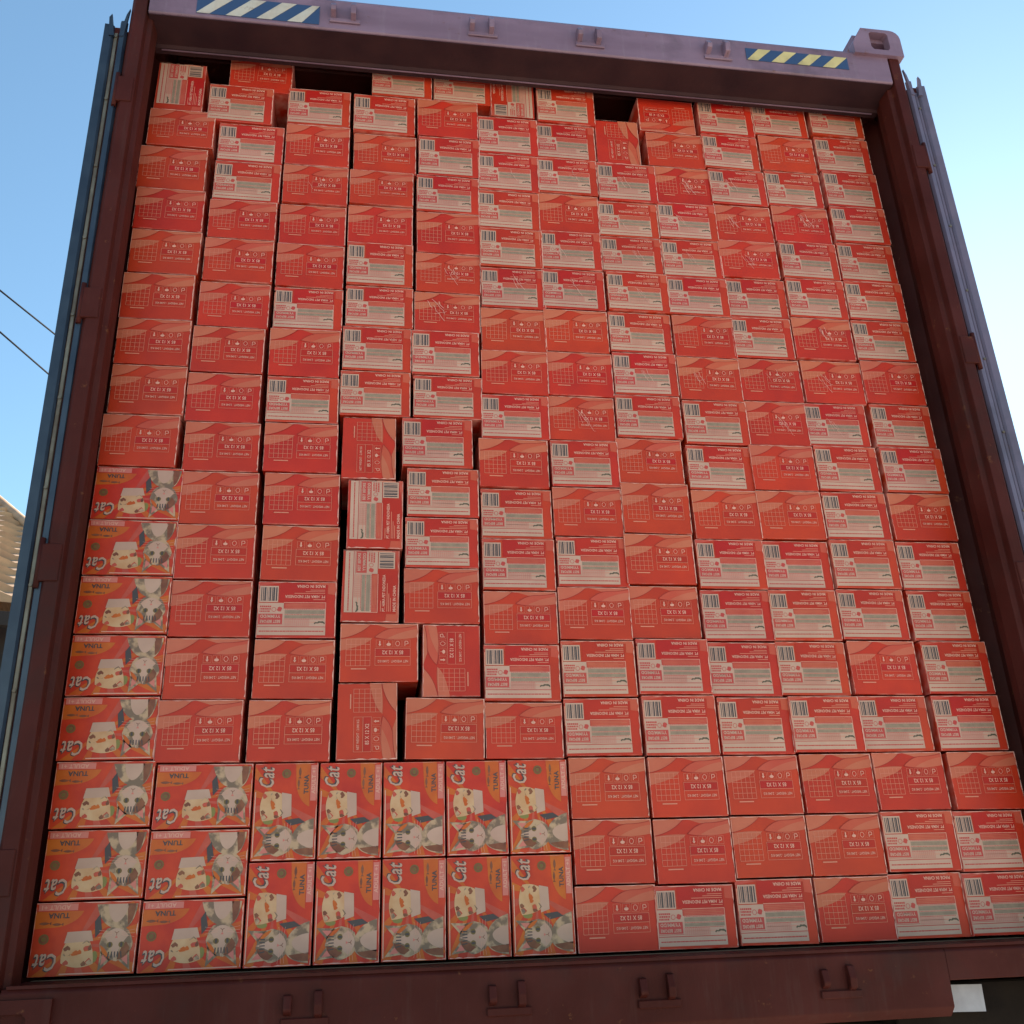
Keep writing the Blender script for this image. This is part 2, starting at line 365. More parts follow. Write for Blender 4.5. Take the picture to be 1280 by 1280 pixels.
def print_picture():
    """long side of the carton: sunburst, badge, lettering, a dish of chunks and a pale cat"""
    p = Print(LL, H); rr = random.Random(21)
    a, b = .007, .993
    p.rect(a, .012, b, .988, 'brightred', 1)
    for k in range(9):
        t0 = -1.25 + k*.42; t1 = t0 + .19; c = (.40, .58)
        pts = [c]
        for t in (t0, t1):
            du, dv_ = math.cos(t)*1.2, math.sin(t)*1.2
            L = min([(b-c[0])/du if du > 0 else (a-c[0])/du, (.985-c[1])/dv_ if dv_ > 0 else (.015-c[1])/dv_]); pts.append((c[0]+du*L, c[1]+dv_*L))
        p.poly(pts, 'orange' if k % 3 else 'midred', 2)
    p.poly([(a,.13),(.46,.13)] + bez((.46,.13),(.42,.28),(.25,.34))[1:] + [(a,.36)], 'orange', 3)
    p.rect(.03, .03, .40, .12, 'pink', 4)
    p.text('ADULT +1', .06, .045, .33, .105, 'text', 5, off=.02)
    p.text('TUNA', .13, .15, .33, .225, 'black', 5, off=.03)
    for (x, y, s) in ((.10,.29,.05),(.22,.305,.045)): fish(p, x, y, s, 'brown', 5)
    p.ell(.115, .50, .048, .07, 'gold', 5); p.ell(.115, .50, .036, .053, 'brown', 6); p.ell(.115, .50, .022, .03, 'gold', 7)
    for dx, dy in ((0,0),(.006,.012)):
        p.text('Cat', .035+dx, .70-dy, .25+dx, .93-dy, 'black' if not dx else 'white', 7 if not dx else 8, off=.035 if not dx else .012, shear=.25)
    # dish with chunks in gravy (printed the other way up, like the words)
    p.turn = (.435, .67)
    p.poly(bez((.27,.50),(.42,.40),(.57,.52)) + bez((.57,.52),(.60,.80),(.44,.92))[1:] + bez((.44,.92),(.28,.86),(.27,.50))[1:-1], 'cream', 5)
    p.poly([(.29,.80),(.56,.78),(.54,.93),(.32,.94)], 'white', 6)
    for k in range(16):
        x, y = rr.uniform(.31,.53), rr.uniform(.50,.78); p.ell(x, y, rr.uniform(.015,.035), rr.uniform(.02,.045), rr.choice(['brown','orange','cream','midred','fur','black']), 6.6+k*.14, n=7, wob=.25)
    # cat: shoulders, head, ears, patches
    p.turn = (.775, .50)
    p.poly(bez((.58,.95),(.60,.62),(.72,.60)) + bez((.72,.60),(.92,.62),(.97,.95))[1:], 'fur', 5)
    p.poly(bez((.66,.95),(.70,.70),(.78,.70)) + bez((.78,.70),(.85,.75),(.86,.95))[1:], 'white', 6)
    p.ell(.755, .42, .155, .235, 'fur', 7, n=26, wob=.04)
    p.poly([(.62,.33),(.60,.06),(.72,.20)], 'fur', 7); p.poly([(.79,.20),(.90,.05),(.89,.33)], 'fur', 7)
    p.poly([(.635,.27),(.625,.13),(.69,.21)], 'pink', 8); p.poly([(.82,.21),(.875,.13),(.87,.28)], 'pink', 8)
    p.poly(bez((.755,.18),(.80,.40),(.87,.52)) + bez((.87,.52),(.76,.72),(.64,.52))[1:] + bez((.64,.52),(.72,.40),(.755,.18))[1:-1], 'white', 8)
    for x in (.70, .81): p.ell(x, .40, .028, .04, 'gold', 9); p.ell(x, .40, .012, .033, 'black', 10)
    p.poly([(.74,.49),(.77,.49),(.755,.525)], 'pink', 10)
    p.stroke([(.755,.525),(.755,.555),(.735,.575)], .005, 'brown', 10); p.stroke([(.755,.555),(.775,.575)], .005, 'brown', 10)
    for s in (-1, 1):
        for k in range(3): p.stroke([(.755+s*.045,.53+.02*k),(.755+s*.17,.50+.05*k)], .0025, 'text', 10)
    for k in range(5): p.stroke([(.69+.032*k,.23),(.70+.028*k,.31)], .011, 'black', 10)
    p.poly([(.90,.60),(.955,.50),(.975,.72),(.93,.82)], 'black', 6)
    p.poly(bez((.60,.95),(.60,.72),(.66,.66)) + [(.68,.95)], 'brown', 6); p.poly(bez((.62,.36),(.64,.22),(.73,.20)) + bez((.73,.20),(.72,.34),(.66,.44))[1:], 'brown', 8); p.poly(bez((.80,.22),(.88,.26),(.90,.40)) + bez((.90,.40),(.84,.36),(.80,.22))[1:-1], 'orange', 8)
    p.ell(.945, .25, .03, .08, 'greenish', 4, n=8)
    # narrow strip of text along the lower edge
    p.turn = None
    p.rect(.30, .955, .96, .972, 'text', 9)
    return p.build('picture_print')

def carton_mesh(w, d, seed):
    """board carton, front face on y=0, origin at the middle of the front; lid flap seams on the sides"""
    r = random.Random(seed); b = MB(); b.box(-w/2+.0014, w/2-.0014, 0, d, -H/2+.0006, H/2-.0006, 'red', bev=.0011, seg=2)
    # irregular pale strips: edge highlight painted along the rubbed fold, top and right
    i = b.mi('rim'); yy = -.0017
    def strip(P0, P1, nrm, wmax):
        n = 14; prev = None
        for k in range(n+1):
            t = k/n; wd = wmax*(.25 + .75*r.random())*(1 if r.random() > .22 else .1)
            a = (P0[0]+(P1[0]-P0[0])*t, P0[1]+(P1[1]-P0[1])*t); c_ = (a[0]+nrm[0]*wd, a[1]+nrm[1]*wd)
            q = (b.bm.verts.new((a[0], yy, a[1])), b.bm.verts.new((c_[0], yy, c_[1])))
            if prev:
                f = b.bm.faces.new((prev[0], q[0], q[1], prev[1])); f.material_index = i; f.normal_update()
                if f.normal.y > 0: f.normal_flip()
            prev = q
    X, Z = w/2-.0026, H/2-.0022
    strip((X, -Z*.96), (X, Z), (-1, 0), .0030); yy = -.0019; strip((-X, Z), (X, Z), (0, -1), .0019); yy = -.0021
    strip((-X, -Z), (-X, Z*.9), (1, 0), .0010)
    me = b.mesh('carton_board')
    # very slightly crushed corners
    for v in me.vertices:
        c = v.co
        if -.0005 < c.y < .01 and abs(abs(c.x)-w/2) < .004 and abs(abs(c.z)-H/2) < .004:
            k = [r.uniform(0, .0032) for _ in range(4)][(c.x > 0) + 2*(c.z > 0)]
            c.x -= math.copysign(k, c.x); c.z -= math.copysign(k, c.z)
    return me

def glint_mesh(seed):
    r = random.Random(seed); p = Print(W, H)
    for k in range(r.randint(2, 4)):
        x, y = r.uniform(.35,.62), r.uniform(.25,.5); pts = [(x, y)]
        for q in range(r.randint(3, 6)):
            x += r.uniform(.004,.05); y += r.uniform(.04,.11); pts.append((x, min(y, .9)))
        p.stroke(pts, r.uniform(.003,.007), 'glint', 12)
    if r.random() < .6:
        x, y = r.uniform(.4,.6), r.uniform(.55,.7); p.stroke([(x+.05*q, y-.02*q+.02*(q % 2)) for q in range(5)], .004, 'glint', 12)
    return p.build('painted_tape_glints')

# ================================================================== the setting
g = MB(); g.box(-900, 900, -900, 1500, -1.75, -1.35, 'concrete'); tag(g.build('ground'), kind='structure')

# ================================================================== the container
YF = -.16; CX = .006
ZT = 2.72
box = tag(link('shipping_container', None, loc=(0, 0, 0)), 'open maroon shipping container with doors folded back, packed full of red cartons', 'container')
XL, XR = -1.226 + CX, 1.226 + CX + .012
def side_wall(s):
    """corrugated side panel, pitch .28 m"""
    b = MB(); x0 = (XL + .012) if s < 0 else (XR - .012); i = b.mi('maroon'); L = 12.0; y = -.045; pts = []
    pat = ((0, 0), (.07, 0), (.105, .036), (.175, .036), (.21, 0))
    while y < L:
        for dy, dx in pat[:-1]: pts.append((x0 - s*dx, y + dy))
        y += .21
    for off, fl in ((0, 1), (s*.002, -1)):
        V = [(b.bm.verts.new((x+off, yy, -.02)), b.bm.verts.new((x+off, yy, 2.63))) for x, yy in pts]
        for q, r_ in zip(V, V[1:]):
            f = b.bm.faces.new((q[0], r_[0], r_[1], q[1])); f.material_index = i
    return b.build('side_wall', box)
side_wall(-1); side_wall(1)
b = MB(); b.box(XL+.01, XR-.01, -.01, 12, 2.70, 2.705, 'maroon')
for k in range(40): b.box(XL+.08, XR-.08, .10+k*.3, .24+k*.3, 2.688, 2.7035, 'maroon', bev=.005)
b.build('roof', box)
b = MB(); b.box(XL+.06, XR-.06, -.008, 12, -.03, -.004, 'floorwood'); b.build('floor', box)
b = MB(); b.box(XL, XR, 12, 12.04, -.15, 2.7, 'maroon'); b.build('front_wall', box)
for s in (-1, 1):
    X = XL if s < 0 else XR
    b = MB(); b.prism([(-.05, 2.62), (12, 2.62), (12, 2.71), (-.05, 2.71)], 'x', X - (.0 if s < 0 else .06), X + (.06 if s < 0 else 0), 'maroon'); b.build('top_side_rail', box)
    b = MB(); b.box(X - (0 if s < 0 else .05), X + (.05 if s < 0 else 0), -.05, 12, -.155, -.021, 'maroon', bev=.006); b.build('bottom_side_rail', box)
    # corner post: stepped profile like the pressed J section
    b = MB()
    o = X; i_ = -s
    prof = [(o, YF+.012), (o+i_*.012, YF), (o+i_*.044, YF), (o+i_*.047, YF+.022), (o+i_*.060, YF+.026), (o+i_*.064, YF+.075), (o+i_*.056, YF+.080), (o+i_*.052, -.046), (o, -.046)]
    b.prism(prof, 'z', -.03, 2.70, 'maroon', bev=.002)
    post = b.build('corner_post', box)
    for z in (.20, .86, 1.56, 2.28):
        b = MB(); b.box(min(o-s*.040, o+s*.003), max(o-s*.040, o+s*.003), YF-.004, YF+.012, z-.045, z+.045, 'maroon', bev=.002)
        b.cyl((o+s*.006, YF+.004, z-.06), (o+s*.006, YF+.004, z+.06), .0065, 'maroon', 10); b.build('hinge', post)
# corner castings with oval/square openings
def casting(x0, x1, z0, z1, top):
    cm = 'rail' if top else 'maroon'
    b = MB(); n = 5; y0, y1 = YF-.012, YF+.165; t = .03
    hx0, hx1 = (x0+x1)/2-.034, (x0+x1)/2+.034; hz0, hz1 = (z0+z1)/2-.035, (z0+z1)/2+.043
    rc = .035
    def outline():
        pts = []
        if top and x0 > 0: pts = [(x0-.02, z0+.045), (x0+.018, z1)] + [(x1-rc+rc*math.sin(a), z1-rc+rc*math.cos(a)) for a in [k*math.pi/8 for k in range(5)]] + [(x1, z0), (x0-.02, z0)]
        elif top: pts = [(x1+.02, z0+.045), (x1-.018, z1)] + [(x0+rc-rc*math.sin(a), z1-rc+rc*math.cos(a)) for a in [k*math.pi/8 for k in range(5)]] + [(x0, z0), (x1+.02, z0)]
        else: pts = [(x0, z0), (x1, z0), (x1, z1), (x0, z1)]
        return pts
    pts = outline(); i = b.mi(cm)
    import mathutils
    # front plate with a hole, 30 mm thick
    hole = [(hx0+.008, hz0), (hx1-.008, hz0), (hx1, hz0+.012), (hx1, hz1-.008), (hx1-.008, hz1), (hx0+.008, hz1), (hx0, hz1-.008), (hx0, hz0+.012)]
    tri = mathutils.geometry.tessellate_polygon([[Vector((u, v, 0)) for u, v in pts], [Vector((u, v, 0)) for u, v in hole]])
    al = pts + hole
    for yy in (y0, y0+t):
        V = [b.bm.verts.new((u, yy, v)) for u, v in al]
        for q in tri:
            try: f = b.bm.faces.new([V[k] for k in q]); f.material_index = i
            except ValueError: pass
        if yy == y0: VF = V
        else: VB = V
    for ring in (range(len(pts)), range(len(pts), len(al))):
        ring = list(ring)
        for q, r_ in zip(ring, ring[1:]+ring[:1]):
            f = b.bm.faces.new((VF[q], VF[r_], VB[r_], VB[q])); f.material_index = i
    # the box behind: top, bottom, inner and outer cheeks (outer cheek has its own slot)
    b.box(x0+.002, x1-.004, y0+t, y1, z1-t, z1-.003, cm); b.box(x0+.002, x1-.002, y0+t, y1, z0+.002, z0+t, cm)
    xin = (x0+.002, x0+.022) if x0 > 0 else (x1-.022, x1-.002); xout = (x1-.024, x1-.004) if x0 > 0 else (x0+.004, x0+.024)
    b.box(*xout, y0+t, y1-.002, z0+t, z1-t, cm)
    b.box(*xin, y0+t, y0+t+.03, z0+t, z1-t, cm); b.box(*xin, y1-.03, y1-.002, z0+t, z1-t, cm)
    bmesh.ops.recalc_face_normals(b.bm, faces=b.bm.faces)
    b.build('corner_casting', box)
casting(XR-.150, XR+.006, 2.700, 2.815, True); casting(XL-.006, XL+.150, 2.700, 2.815, True)
casting(XR-.150, XR+.006, -.165, -.0305, False); casting(XL-.006, XL+.150, -.165, -.0305, False)
# door header
b = MB(); x0, x1 = XL+.05, XR-.05
b.prism([(YF, 2.592), (YF+.004, 2.588), (-.05, 2.582), (-.044, 2.574), (-.022, 2.574), (-.022, 2.684), (-.03, 2.716), (YF+.03, 2.722), (YF+.004, 2.716), (YF, 2.706)], 'x', x0, x1, 'rail', bev=.0015)
hd = b.build('door_header', box)
b = MB(); b.prism([(YF+.006, 2.5865), (-.051, 2.5805), (-.045, 2.5725), (-.024, 2.5725), (-.0235, 2.5705), (-.047, 2.5705), (-.053, 2.5785), (YF+.006, 2.5845)], 'x', x0, x1, 'underside_shade'); b.build('added_header_shade_sheet', hd)  # added dark sheet standing in for shade below the header
b = MB(); b.box(x0, x1, YF+.0285, YF+.036, 2.7225, 2.737, 'maroon'); b.build('drip_rail', hd)
b = MB(); b.box(x0+.02, x1-.02, -.0435, -.0405, 2.567, 2.5700, 'rail'); b.build('header_lip', hd)
def keeper(parent, x, z, s=1):
    b = MB(); kq = 1 if s > 0 else .55
    for dx, hh in ((-.034, .042*(.8 if s < 0 else 1)), (.026, .058*(.8 if s < 0 else 1))):
        b.prism([(YF-.0005, z-hh/2), (YF-.030*kq, z-hh/2+.008), (YF-.034*kq, z+hh/2-.020), (YF-.020*kq, z+hh/2+.004), (YF-.0005, z+hh/2+.006)], 'x', x+dx-.007, x+dx+.009, 'rail' if s > 0 else 'maroon', bev=.002)
    b.box(x-.045, x+.048, YF-.007, YF-.0002, z-.036, z-.020, 'rail' if s > 0 else 'maroon', bev=.002)
    b.build('cam_keeper', parent)
for x in (-.60, -.176, .166, .59): keeper(hd, x, 2.650)
# hazard tape
def tape(x0, x1, z0, z1, pale, n, lead):
    b = MB(); b.box(x0, x1, YF-.0016, YF-.0006, z0, z1, 'decal_dark')
    w_ = (x1-x0)/n; sl = (z1-z0)*.95
    for k in range(n+1):
        a = x0 + (k - .5 + lead)*w_; pts = [(a, z0+.001), (a+w_*.48, z0+.001), (a+w_*.48+sl, z1-.001), (a+sl, z1-.001)]
        pts = [(min(max(u, x0+.001), x1-.001), v) for u, v in pts]
        if len(set(pts)) == 4 and pts[1][0]-pts[0][0] + pts[2][0]-pts[3][0] > .004: b.prism(pts, 'y', YF-.0026, YF-.0017, pale)
    return b.build('hazard_tape', hd)
tape(-1.035, -.675, 2.600, 2.675, 'decal_white', 4, .45); tape(.69, 1.045, 2.628, 2.680, 'decal_yellow', 4, .45)
# sill
b = MB(); b.prism([(YF, -.130), (YF, -.020), (YF+.006, -.012), (YF+.05, -.008), (-.009, -.005), (-.009, -.150), (YF+.02, -.150)], 'x', XL+.05, .795, 'maroon', bev=.002)
b.prism([(YF, -.078), (YF, -.020), (YF+.006, -.012), (YF+.05, -.008), (-.009, -.005), (-.009, -.078)], 'x', .795, XR-.05, 'maroon', bev=.002)
sill = b.build('door_sill', box)
for x in (-.595, -.185, .132, .536): keeper(sill, x, -.066, -1)
b = MB(); b.box(XL+.06, XR-.06, YF+.001, YF+.012, -.0125, -.0065, 'maroon'); b.build('sill_edge', sill)
# doors, folded right back along the sides
def door(s):
    o = (XL if s < 0 else XR) + s*.014; e = s
    b = MB(); z0, z1 = .01, 2.545 if s < 0 else 2.60
    y0 = YF + .018; xa, xb = sorted((o, o+e*.046))
    # leaf frame (box section) and pressed panel
    b.box(xa, xb, y0, y0+.05, z0, z1, 'maroon', bev=.004); b.box(xa, xb, y0+1.12, y0+1.17, z0, z1, 'maroon', bev=.004)
    b.box(xa, xb, y0+.0505, y0+1.1195, z1-.10, z1-.001, 'maroon', bev=.004); b.box(xa, xb, y0+.0505, y0+1.1195, z0+.001, z0+.1, 'maroon', bev=.004)
    m0 = (xa+xb)/2
    for k in range(5):
        za = z0+.101 + k*(z1-z0-.202)/5; zb = za + (z1-z0-.202)/5 - .0005
        b.prism([(m0-.002, za), (m0-e*.018, za+.06), (m0-e*.018, zb-.06), (m0-.002, zb), (m0+.002, zb), (m0-e*.018+.004, zb-.06), (m0-e*.018+.004, za+.06), (m0+.002, za)], 'y', y0+.0505, y0+1.1195, 'maroon')
    b.box(*sorted((o-e*.013, o-e*.0005)), y0+.006, y0+.03, z0, z1-.01, 'maroon', bev=.001)
    d = b.build('door', box)
    # black gasket: two lips and a web along the leading edge, all round the leaf
    g = MB(); x = o; GM = 'rubber' if s < 0 else 'flare_mauve'
    g.prism([(x-e*.010, y0-.003), (x-e*.005, y0-.013), (x+e*.008, y0-.011), (x+e*.012, y0-.003)], 'z', z0-.005, z1+.012, GM)
    g.prism([(x+e*.026, y0-.003), (x+e*.031, y0-.010), (x+e*.052, y0-.012), (x+e*.056, y0+.010), (x+e*.049, y0+.014), (x+e*.0475, y0-.003)], 'z', z0-.005, z1-.004, GM)
    g.box(*sorted((x+e*.0475, x+e*.056)), y0+.0145, y0+1.17, z1-.03, z1+.004, 'rubber', bev=.002)
    g.box(*sorted((x+e*.0475, x+e*.056)), y0+.0145, y0+1.17, z0-.004, z0+.03, 'rubber', bev=.002)
    # torn lip ends sticking up
    for (dx, hh, wd, lean) in ((-.004, .060, .013, -.008), (.022, .034, .015, .012)):
        xx = x+e*dx; g.prism([(xx, z1-.05), (xx+wd*e, z1-.05), (xx+wd*e*.55+lean*e, z1+hh*.6), (xx+lean*e*1.1, z1+hh)], 'y', y0-.0145, y0-.0065, GM)
    gk = g.build('door_gasket', d)
    t = MB(); t.box(*sorted((x+e*.0145, x+e*.0245)), y0-.0050, y0-.0006, z0+.03, z1-.03, 'steel' if s < 0 else 'flare_mauve', bev=.0015)
    for k in range(11): t.cyl((x+e*.0195, y0-.0085, .10+k*.24), (x+e*.0195, y0-.0045, .10+k*.24), .0042, 'steel', 8)
    t.build('gasket_retainer', d)
    for yb in (.28, .78):
        l = MB()

        xs_ = o - e*.010
        l.cyl((xs_, y0+yb, z0+.02), (xs_, y0+yb, z1-.02), .0085, 'steel', 10)
        l.box(xs_-.012, xs_+.012, y0+yb-.03, y0+yb+.03, z0+1.0, z0+1.07, 'steel', bev=.003)
        l.build('locking_bar', d)
    if s < 0: d.rotation_euler = (0, R(-.45), 0); d.location = (.0, 0, 0); d.location.x = 2.6*math.sin(R(.45))
    return d
door(-1); door(1)

# ================================================================== the trailer under it
tr = tag(link('trailer_chassis', None, loc=(0, 4, -1.35)), 'dark grimy trailer chassis carrying the container, seen below its sill', 'trailer')
b = MB()
for x in (-.46, .46): b.box(x-.07, x+.07, -3.9, 7.5, .86, 1.185, 'chassis', bev=.006)
for k in range(10): b.box(-1.15, 1.15, -4.0+k*1.2, -3.88+k*1.2, 1.06, 1.184, 'chassis', bev=.004)

b.box(.70, 1.19, -4.075, -3.99, .98, 1.262, 'chassis', bev=.004)
b.build('frame', tr)
b = MB(); b.box(-1.2, 1.2, -4.10, -4.02, .48, .60, 'chassis', bev=.01)
for x in (-.6, .6): b.box(x-.04, x+.04, -4.08, -4.03, .6005, 1.0595, 'chassis')
b.build('rear_bumper', tr)
for y in (-2.2, -.9, .4):
    ax = MB(); ax.cyl((-1.0, y, .50), (1.0, y, .50), .06, 'chassis', 12); ax.build('axle', tr)
    for s in (-1, 1):
        wm = MB(); wm.cyl((s*.84, y, .50), (s*1.14, y, .50), .50, 'tyre', 32); wo_ = wm.build('wheel', tr)
        rm = MB(); rm.cyl((s*1.1405, y, .50), (s*1.155, y, .50), .27, 'steel', 24, r2=.22); rm.build('rim', wo_)
b = MB(); b.box(.802, .905, -4.098, -4.094, 1.203, 1.258, 'sheet', rot=Matrix.Rotation(R(1.5), 3, 'Y')); b.box(.81, .83, -4.0935, -4.0, 1.22, 1.24, 'chassis')
b.build('number_plate_panel', tr)

# ================================================================== cartons
ME = {'P': print_plain(), 'L': print_label(), 'A': print_picture()}
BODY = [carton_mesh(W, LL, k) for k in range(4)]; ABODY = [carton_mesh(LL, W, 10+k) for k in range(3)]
GLINT = [glint_mesh(30+k) for k in range(6)]
GRP = {'P': 'plain red cartons with a ruled table print', 'L': 'red cartons showing their barcode label', 'A': 'cartons showing their picture side'}
PART = {'P': 'printed_panel', 'L': 'printed_label', 'A': 'printed_picture'}
count = 0
def carton(kind, x, z0, z1, label, rot=0, glint=0, dep=None, tilt=0, w=None):
    """x = left edge as seen, z0..z1 the height it fills"""
    global count; count += 1
    kk = kind; wid = LL if kk == 'A' else W
    me = (ABODY if kk == 'A' else BODY)[count % (3 if kk == 'A' else 4)]
    o = link('picture_carton' if kk == 'A' else 'food_carton', me)
    p = link(PART[kk], ME[kk], o)
    if glint:
        sc = link('painted_tape_glint', GLINT[random.randrange(6)], o); sc.location = (random.uniform(-.05, .02), 0, random.uniform(-.008, .022)); q = random.uniform(.6, .95); sc.scale = (q, 1, q)
    hz = z1 - z0 - .0012
    if rot in (0, 180): sx, sz = 1, hz/H; ww = wid
    else: sx, sz = hz/wid, 1; ww = H
    o.scale = (sx, 1, sz)
    dy = dep if dep is not None else random.uniform(-.004, .006)
    o.location = (x + ww/2 + .0005, dy, z0 + hz/2 + .0006)
    o.rotation_euler = (0, R(rot + tilt + random.uniform(-.28, .28)), R(random.uniform(-.6, .6)))
    tag(o, label, 'carton', GRP[kk])
    return o
ORD = ['bottom', 'second', 'third', 'fourth', 'fifth', 'sixth', 'seventh', 'eighth', 'ninth', 'tenth', 'eleventh', 'twelfth', 'thirteenth', 'fourteenth', 'fifteenth', 'sixteenth', 'seventeenth', 'eighteenth']
COLN = {0: 'leftmost column', 1: 'second column from left', 2: 'third column from left', 3: 'fourth column from left', 4: 'fifth column from left', 5: 'sixth column from left',
        6: 'sixth column from right', 7: 'fifth column from right', 8: 'fourth column from right', 9: 'third column from right', 10: 'second column from right', 11: 'rightmost column'}
DESC = {'P': 'plain red carton', 'L': 'barcode labelled carton', 'R': 'plain carton on end', 'RL': 'barcode labelled carton on end', 'R2': 'plain carton on end', 'PF': 'plain carton turned other way up'}
